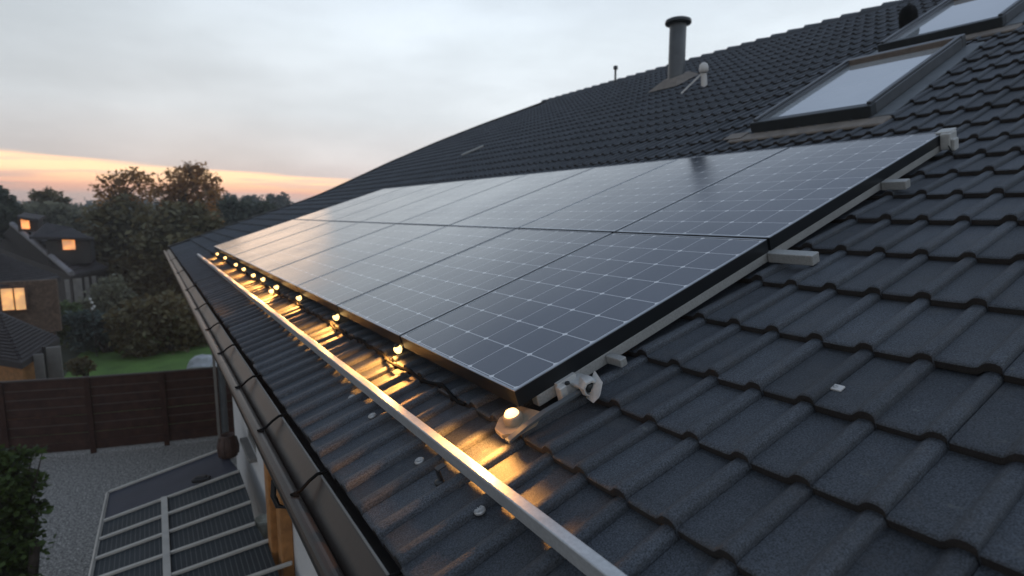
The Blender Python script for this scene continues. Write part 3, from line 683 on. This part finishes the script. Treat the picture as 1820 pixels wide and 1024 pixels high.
k = MB(); k.lathe((.80, 5.95, 2.16), [(.06, 0), (.075, .03), (.08, .14), (.092, .19), (.085, .2), (.07, .17), (0, .15)], seg=16); k.build('pot', M_pot, wl)
k = MB(); k.lathe((.83, 5.55, 0), [(.085, 0), (.085, 2.1), (.07, 2.14), (0, 2.15)], seg=14); tag(k.build('dark_barrel', M_rust), 'slim dark brown barrel standing beside the timber post', 'barrel')

# ------------------------------------------------------------------ foliage
def leaf_cloud(name, lobes, n, size, m, parent=None, flat=.0, seed=0, aspect=.6):
    g_ = np.random.default_rng(seed + 5); C = np.array([[l[0], l[1], l[2]] for l in lobes]); r_ = np.array([l[3] for l in lobes])
    w = r_ ** 2.2; idx = g_.choice(len(lobes), n, p=w / w.sum())
    d = g_.normal(size=(n, 3)); d /= np.linalg.norm(d, axis=1)[:, None]
    rad = g_.random(n) ** .45
    # break each lobe into sprays so that gaps open between them
    k = 14; spray = g_.normal(size=(len(lobes) * k, 3)); spray /= np.linalg.norm(spray, axis=1)[:, None]
    sidx = idx * k + g_.integers(0, k, n); d2 = spray[sidx] * .80 + d * .42 * (.3 + g_.random((n, 1)))
    pos = C[idx] + np.where(g_.random((n, 1)) < .72, d2 * (rad[:, None] * .35 + .65), d * rad[:, None]) * r_[idx][:, None] * np.array([1, 1, .86])
    a = g_.normal(size=(n, 3)); a[:, 2] *= .5; a /= np.linalg.norm(a, axis=1)[:, None]; t2 = g_.normal(size=(n, 3)); bb = np.cross(a, t2); bb /= np.linalg.norm(bb, axis=1)[:, None]
    s_ = size * (.55 + .9 * g_.random(n))[:, None]; a = a * s_; bb = bb * s_ * aspect
    V4 = np.stack([pos - a, pos + bb * .8 - a * .1, pos + a, pos - bb * .8 - a * .1], 1).reshape(-1, 3)
    me = bpy.data.meshes.new(name); me.vertices.add(4 * n); me.vertices.foreach_set('co', V4.ravel().astype(np.float32)); me.loops.add(4 * n); me.loops.foreach_set('vertex_index', np.arange(4 * n, dtype=np.int32))
    me.polygons.add(n); me.polygons.foreach_set('loop_start', np.arange(0, 4 * n, 4, dtype=np.int32)); me.polygons.foreach_set('loop_total', np.full(n, 4, np.int32)); me.materials.append(m); me.update(calc_edges=True)
    o = bpy.data.objects.new(name, me); col.objects.link(o)
    if parent: o.parent = parent; o.matrix_parent_inverse = Matrix.Translation(-Vector(parent.location))
    return o
def px_m(Y): return Y * 1.21 / FPX
def lobes_at(lst, Y, dj=.6, seed=1):
    g_ = random.Random(seed); o = []
    for (px, py, rpx) in lst:
        p = at(px, py, Y + g_.uniform(-dj, dj)); o.append((p.x, p.y, p.z, rpx * px_m(Y)))
    return o
def tree(name, label, cat, lst, Y, bpx, n, size, m, tr=.14, group=None, seed=1, dj=1.0, limbs=True):
    lb = lobes_at(lst, Y, dj, seed); bx = at(bpx, 500, Y).x
    t = thing(name, label, cat, (bx, Y, 0), group)
    leaf_cloud('crown', lb, n, size, m, t, seed=seed)
    k = MB(); zt = max(l[2] for l in lb); g_ = random.Random(seed)
    zm = max(.4, sum(l[2] for l in lb) / len(lb))
    k.tube([(bx, Y, -.05), (bx + tr * .3, Y, zm * .35), (bx - tr * .4, Y, zm * .75), (bx + tr * .4, Y, max(zm, zt - 1.0 * lb[0][3]))], [tr * 1.25, tr, tr * .75, tr * .25], 8)
    if limbs:
        for l in lb:
            z0 = max(.15, min(zm * .8, l[2] - .35 * abs(l[0] - bx) - .3))
            a = Vector((bx, Y, z0)); c = Vector((l[0], l[1], l[2])); mid = (a + c) / 2 + Vector((g_.uniform(-.1, .1), 0, .12 * (c - a).length))
            k.tube([a, mid, c], [tr * .5, tr * .32, tr * .12], 6)
            for q_ in range(3):
                e = c + Vector((g_.uniform(-1, 1), g_.uniform(-1, 1), g_.uniform(-.3, 1))) * l[3] * .9; k.tube([mid * .3 + c * .7, e], [tr * .16, tr * .05], 5)
    k.build('trunk', M_bark, t)
    return t
L_olive = leafmat('olive_leaves', (.12, .112, .062), tcol=(.16, .10, .04))
L_olive2 = leafmat('brown_olive_leaves', (.13, .105, .058), trans=.5, tcol=(.60, .28, .07))
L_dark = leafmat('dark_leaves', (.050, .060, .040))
L_green = leafmat('green_leaves', (.075, .105, .045))
L_blue = leafmat('bluish_leaves', (.075, .10, .09))
L_fresh = leafmat('fresh_leaves', (.050, .080, .020), var=.45)
L_grey = leafmat('grey_green_leaves', (.15, .15, .105))
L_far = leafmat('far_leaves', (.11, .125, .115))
TG = 'trees behind the houses'
tree('broadleaf_tree', 'tallest tree with orange sunset light in its open crown', 'tree',
     [(300, 330, 20), (322, 318, 18), (345, 312, 19), (365, 322, 18), (378, 342, 15), (340, 340, 22), (362, 352, 18), (312, 352, 20), (290, 352, 16), (340, 300, 11), (330, 380, 26), (360, 385, 22)], 46, 330, 3600, .15, L_olive2, .22, TG, 3)
tree('broadleaf_tree', 'sparse open tree left of the tallest one, sky showing through it', 'tree',
     [(178, 338, 11), (200, 326, 13), (225, 318, 13), (238, 310, 11), (252, 325, 14), (212, 345, 14), (190, 358, 13), (235, 348, 16), (262, 345, 12), (180, 318, 7)], 43, 226, 1300, .13, L_olive2, .16, TG, 4)
tree('broadleaf_tree', 'dense dark olive tree under the sparse crown, right of the house', 'tree',
     [(190, 395, 26), (225, 385, 28), (255, 400, 28), (205, 430, 30), (240, 445, 32), (185, 455, 24), (215, 480, 30), (255, 490, 28)], 40, 225, 5200, .2, L_olive, .2, TG, 5)
tree('broadleaf_tree', 'broad dark tree in the middle, just left of the roof corner', 'tree',
     [(290, 390, 30), (325, 405, 32), (360, 395, 28), (285, 430, 32), (325, 445, 34), (300, 485, 36), (345, 480, 34), (270, 510, 30), (320, 525, 32), (375, 430, 24)], 36, 305, 7000, .2, L_olive, .22, TG, 6)
tree('broadleaf_tree', 'wide dark tree partly behind the roof corner', 'tree',
     [(395, 385, 24), (420, 378, 24), (450, 385, 24), (480, 380, 20), (410, 410, 26), (445, 405, 24), (385, 425, 26)], 62, 420, 4200, .3, L_dark, .25, TG, 7)
tree('broadleaf_tree', 'small pale spreading tree above the brown house roof', 'tree',
     [(72, 352, 10), (88, 347, 10), (104, 358, 10), (95, 368, 13), (75, 372, 11), (112, 372, 10)], 58, 92, 1500, .2, L_olive, .15, TG, 8)
tree('broadleaf_tree', 'olive tree rising behind the brown house roof', 'tree',
     [(75, 395, 22), (110, 385, 22), (140, 395, 22), (95, 415, 22), (150, 425, 24), (130, 440, 22), (45, 385, 18)], 54, 110, 3800, .26, L_grey, .2, TG, 9)
tree('conifer', 'dark conifer at the left edge beyond the roofs', 'tree',
     [(0, 342, 7), (3, 356, 12), (-3, 372, 18), (8, 385, 18), (-10, 395, 24), (15, 400, 18)], 50, 0, 2600, .2, L_dark, .2, TG, 10)
for i, (px, py, h, lab) in enumerate([(409, 352, 10, 'thin far tree close beside the tallest crown'), (440, 356, 8, 'round small far tree, left of a pair on the skyline'), (456, 356, 9, 'round small far tree, right of a pair on the skyline'), (482, 353, 8, 'pointed far tree between the pair and the roof edge'), (504, 351, 10, 'upright far tree nearest to the roof edge')]):
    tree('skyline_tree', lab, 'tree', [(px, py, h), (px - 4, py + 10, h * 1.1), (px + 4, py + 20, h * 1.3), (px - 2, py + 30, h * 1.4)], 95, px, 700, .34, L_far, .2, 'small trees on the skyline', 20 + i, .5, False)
# far wood, one mass
lb = []
g_ = random.Random(5)
for i in range(260):
    a = R(g_.uniform(-30, 50)); d = g_.uniform(120, 210); hgt = g_.uniform(4.5, 7.5) * d / 160
    lb.append((math.sin(a) * d, math.cos(a) * d, hgt * .75, g_.uniform(3.0, 5.0)))
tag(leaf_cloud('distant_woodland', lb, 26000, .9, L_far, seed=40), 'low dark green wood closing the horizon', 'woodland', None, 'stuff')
# bushes
BG = 'garden bushes beyond the fence'
def bush(label, lst, Y, n, size, m, seed):
    lb = lobes_at(lst, Y, .7, seed); c = lb[len(lb) // 2]
    t = thing('garden_bush', label, 'bush', (c[0], Y, 0), BG)
    leaf_cloud('foliage', lb, n, size, m, t, seed=seed)
    k = MB()
    for l in lb: k.tube([(c[0] + random.uniform(-.2, .2), Y, -.05), ((c[0] + l[0]) / 2, (Y + l[1]) / 2, l[2] * .6), (l[0], l[1], l[2])], [.05, .035, .012], 6)
    k.build('stem', M_bark, t)
bush('large olive bush nearest the gutter, above the lawn', [(235, 565, 26), (270, 555, 28), (310, 560, 30), (345, 575, 28), (250, 600, 30), (295, 605, 34), (340, 610, 32), (225, 590, 22), (365, 600, 22), (285, 540, 14)], 26, 6500, .11, L_olive, 51)
bush('low dark green bush beside the house with the lit window', [(90, 560, 16), (115, 555, 16), (85, 580, 18), (110, 585, 20), (135, 580, 16)], 29, 2600, .11, L_green, 52)
bush('blue grey bush in the middle, behind the lawn', [(140, 570, 16), (165, 575, 20), (190, 580, 20), (160, 600, 22), (190, 605, 18)], 27, 3000, .10, L_blue, 53)
bush('tall grey green shrub behind the blue grey bush', [(180, 520, 16), (200, 505, 13), (215, 525, 16), (190, 545, 20), (220, 550, 18), (160, 545, 14)], 31, 2800, .11, L_grey, 54)
bush('dark spreading bush at the far edge of the lawn', [(215, 615, 16), (190, 622, 14), (240, 625, 14), (265, 630, 12), (160, 620, 13)], 28, 2200, .10, L_dark, 55)
bush('small round brown green shrub alone on the lawn', [(132, 650, 10), (145, 648, 10), (155, 652, 9), (143, 658, 9)], 22, 900, .06, L_olive, 56)
k = MB()
for (px, py) in ((163, 538), (160, 532), (167, 545), (164, 549)):
    p = at(px, py, 26.4); k.lathe(p, [(0, -.06), (.04, -.04), (.05, 0), (.03, .05), (0, .06)], seg=8)
p = at(163, 540, 26.4); k.tube([(p.x, p.y, 0), p], [.02, .01], 6, 1); tag(k.build('white_blossom', [M_white, M_bark]), 'small upright cluster of white blossom among the bushes', 'flower')
# leafy shrub on the gravel
t = thing('leafy_shrub', 'bright green leafy shrub on the gravel at the lower left corner', 'shrub', (-1.95, 9.3, 0))
lb = lobes_at([(8, 815, 20), (34, 818, 15), (58, 806, 10), (75, 806, 7), (0, 850, 30), (38, 862, 24), (66, 868, 11), (5, 905, 32), (42, 912, 22), (72, 902, 10), (0, 965, 34), (28, 960, 22), (58, 935, 12), (-35, 880, 50), (-40, 980, 60), (5, 1020, 34), (40, 1010, 14)], 9.2, .35, 61)
leaf_cloud('foliage', lb, 5200, .042, L_fresh, t, seed=62, aspect=.75)
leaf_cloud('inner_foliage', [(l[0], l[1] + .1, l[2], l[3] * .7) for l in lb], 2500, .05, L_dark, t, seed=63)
k = MB()
for l in lb: k.tube([(-1.98, 9.3, -.05), (-1.98 + (l[0] + 1.98) * .5, 9.3, l[2] * .55), (l[0], l[1], l[2])], [.03, .02, .006], 6)
k.tube([at(62, 965, 9.0), at(58, 1030, 9.0), (-1.75, 9.0, 0)], [.055, .06, .07], 8)
k.build('stem', M_bark, t)

# ------------------------------------------------------------------ neighbours
def hip_house(name, label, corner, left, right, apex, Yc, Ya, roofm, wallm, hip=True, over=.35, base=0.0):
    C = at(*corner, Yc); ze = C.z
    def onz(px, py):
        d = ray(px, py); return Vector((d[0], d[1], 0)) * ((ze - H) / d[2]) + Vector((0, 0, ze))
    Lp, Rp = onz(*left), onz(*right); A = at(*apex, Ya); B = Lp + Rp - C
    t = thing(name, label, 'house', ((C.x + B.x) / 2, (C.y + B.y) / 2, 0))
    k = MB(); th = Vector((0, 0, -.16))
    A2 = A + (B - C) * .12; A2.z = A.z
    k.add([C, Lp, Rp, B, A, A2], [(1, 0, 4), (0, 2, 4), (2, 3, 5), (2, 5, 4), (3, 1, 4), (3, 4, 5)])
    k.add([C, Lp, B, Rp, C + th, Lp + th, B + th, Rp + th], [(0, 1, 5, 4), (1, 2, 6, 5), (2, 3, 7, 6), (3, 0, 4, 7), (4, 5, 6, 7)])
    # courses of tile as low ribs on the two slopes we see
    for (P, Q) in ((C, Lp), (C, Rp)):
        nrm = (Q - P).cross(A - P).normalized()
        if nrm.z < 0: nrm = -nrm
        for j in range(1, 15):
            f = j / 15; a, c = P.lerp(A, f) + nrm * .02, Q.lerp(A, f) + nrm * .02; k.tube([a, c], .035, 4, smooth=False)
    ro = k.build('roof', roofm, t)
    if hip:
        k = MB(); k.tube([C + Vector((0, 0, .06)), A + Vector((0, 0, .06))], .13, 8); k.build('hip_ridge', M_hip, ro)
    cen = (C + B) / 2; q4 = []
    for p in (C, Lp, B, Rp):
        d = (cen - p); d.z = 0; q_ = p + d.normalized() * over * 1.4; q4.append(Vector((q_.x, q_.y, ze - .15)))
    k = MB(); k.extrude([Vector((p.x, p.y, base)) for p in q4], (0, 0, ze - .15 - base)); k.build('wall', wallm, t)
    return t, C, Lp, Rp, A, q4
# brown hip roofed house with dormers
hA, C, Lp, Rp, A, q4 = hip_house('brown_house', 'dark brown house with hipped roof and two lit dormer windows', (128, 489), (-12, 437), (192, 474), (22, 400), 33, 40, M_hroof, M_hwall)
def face_box(parent, name, px0, px1, py0, py1, Y, depth, m, dy=0):
    a, c = at(px0, py1, Y), at(px1, py0, Y + dy); k = MB(); d = Vector((c.x - a.x, c.y - a.y, 0)); dn = Vector((-d.y, d.x, 0)).normalized() * depth
    k.extrude([a, Vector((c.x, c.y, a.z)), Vector((c.x, c.y, a.z)) + dn, a + dn], (0, 0, c.z - a.z)); return k.build(name, m, parent)
dm = face_box(hA, 'dormer', 86, 158, 427, 470, 35.2, 3.0, M_hwall)
k = MB(); Yd = 35.0
P = [at(52, 425, Yd), at(82, 395, Yd + 1.5), at(128, 405, Yd + 1.5), at(167, 427, Yd)]
k.extrude([P[0], P[3], at(167, 425, Yd + 3.2), at(60, 415, Yd + 3.2)], (0, 0, .12)); k.add([P[0], P[3], P[2], P[1], at(60, 415, Yd + 3.4), at(167, 425, Yd + 3.4)], [(0, 1, 2, 3), (3, 2, 5, 4), (1, 5, 2), (0, 3, 4)])
k.build('dormer_roof', M_hroof, dm)
wi = face_box(dm, 'window', 112, 132, 423, 444, 35.1, .06, M_lit)
d2 = face_box(hA, 'dormer', 33, 66, 388, 412, 38.5, 2.0, M_hwall)
k = MB(); P = [at(30, 389, 38.3), at(69, 395, 38.3)]; k.extrude([P[0], P[1], P[1] + Vector((0, 2.4, .2)), P[0] + Vector((0, 2.4, .2))], (0, 0, .14)); k.build('dormer_roof', M_hroof, d2)
face_box(d2, 'window', 38.5, 51, 389.5, 407, 38.4, .06, M_lit)
for px in (117, 133, 148, 160):
    a = at(px, 490, 32.6); k = MB(); k.box((a.x, 32.75 + (px - 117) * .04, (a.z - .2) / 2), (.16 if px != 133 else .34, .12, a.z - .2)); k.build('porch_post', M_pale, hA)
# brick house with the lit window
hB, C, Lp, Rp, A, q4 = hip_house('brick_house', 'brown brick house with a bluish roof and a lit two pane window', (44, 503), (-30, 512), (108, 492), (2, 452), 25, 30, M_hroof, M_brick, hip=False)
fB = face_box(hB, 'front_bay', -25, 100, 497, 600, 24.6, .25, M_brick)
w2 = face_box(hB, 'window', -1, 46, 508, 556, 24.4, .08, M_rust)
face_box(w2, 'pane', 5, 21, 513, 552, 24.35, .04, M_lit2); face_box(w2, 'pane', 29, 42, 512, 551, 24.35, .04, M_lit2)
# tiled garden shed
hC, C, Lp, Rp, A, q4 = hip_house('garden_shed', 'small orange walled shed with rough dark tiled roof behind the fence', (38, 645), (-45, 632), (106, 600), (-4, 556), 17.6, 20.5, M_hroof, M_post, hip=False, over=.25)
k = MB(); p = at(80, 640, 18.6); k.tube([(p.x, p.y, 0), (p.x, p.y, 2.05)], .045, 8); k.build('drainpipe', M_black, hC)
k = MB(); p = at(69, 640, 18.4); k.box((p.x, p.y, .95), (.20, .08, 1.9)); k.build('door', M_pale, hC)
k = MB(); p = at(92, 640, 19.2); k.box((p.x + .05, p.y, .95), (.32, .1, 1.9)); tag(k.build('garden_gate', M_pale), 'narrow pale gate panel right of the shed', 'gate')
# low grey house behind the shrubs
hip_house('low_house', 'low grey roofed building behind the shrubs, right of the brown house', (188, 516), (150, 505), (262, 500), (200, 484), 48, 53, M_hroof, M_hwall, hip=False)
# boulder
p = at_z(352, 668, 0); p = at(352, 645, 23.0)
k = MB(); rr = random.Random(3); nseg = 12
prof_ = [(0.0, 0), (.42, 0), (.46, .18), (.38, .38), (.2, .5), (0, .53)]
k.lathe((p.x + .12, 22.0, .2), [(0, -.2), (.48, -.2), (.50, 0), (.40, .18), (.24, .30), (0, .34)], seg=11, smooth=False)
k.v = [(x + rr.uniform(-.05, .05), y_ + rr.uniform(-.05, .05), max(0, z + rr.uniform(-.05, .05))) for x, y_, z in k.v]
tag(k.build('boulder', M_stone), 'pale grey boulder at the lawn edge beside the gutter', 'boulder')

# ------------------------------------------------------------------ evening air
k = MB(); k.box((35, 100, 7.0), (530, 320, 16.0)); hz = k.build('haze', bpy.data.materials.new('air'))
hm = hz.data.materials[0]; hm.use_nodes = True; ht = hm.node_tree; ht.nodes.clear()
pv = ht.nodes.new('ShaderNodeVolumePrincipled'); pv.inputs['Color'].default_value = RGB((.86, .88, .90)); pv.inputs['Density'].default_value = .0014; pv.inputs['Anisotropy'].default_value = .2
ho = ht.nodes.new('ShaderNodeOutputMaterial'); ht.links.new(pv.outputs[0], ho.inputs['Volume'])
tag(hz, 'thin evening haze over the gardens', None, None, 'stuff')
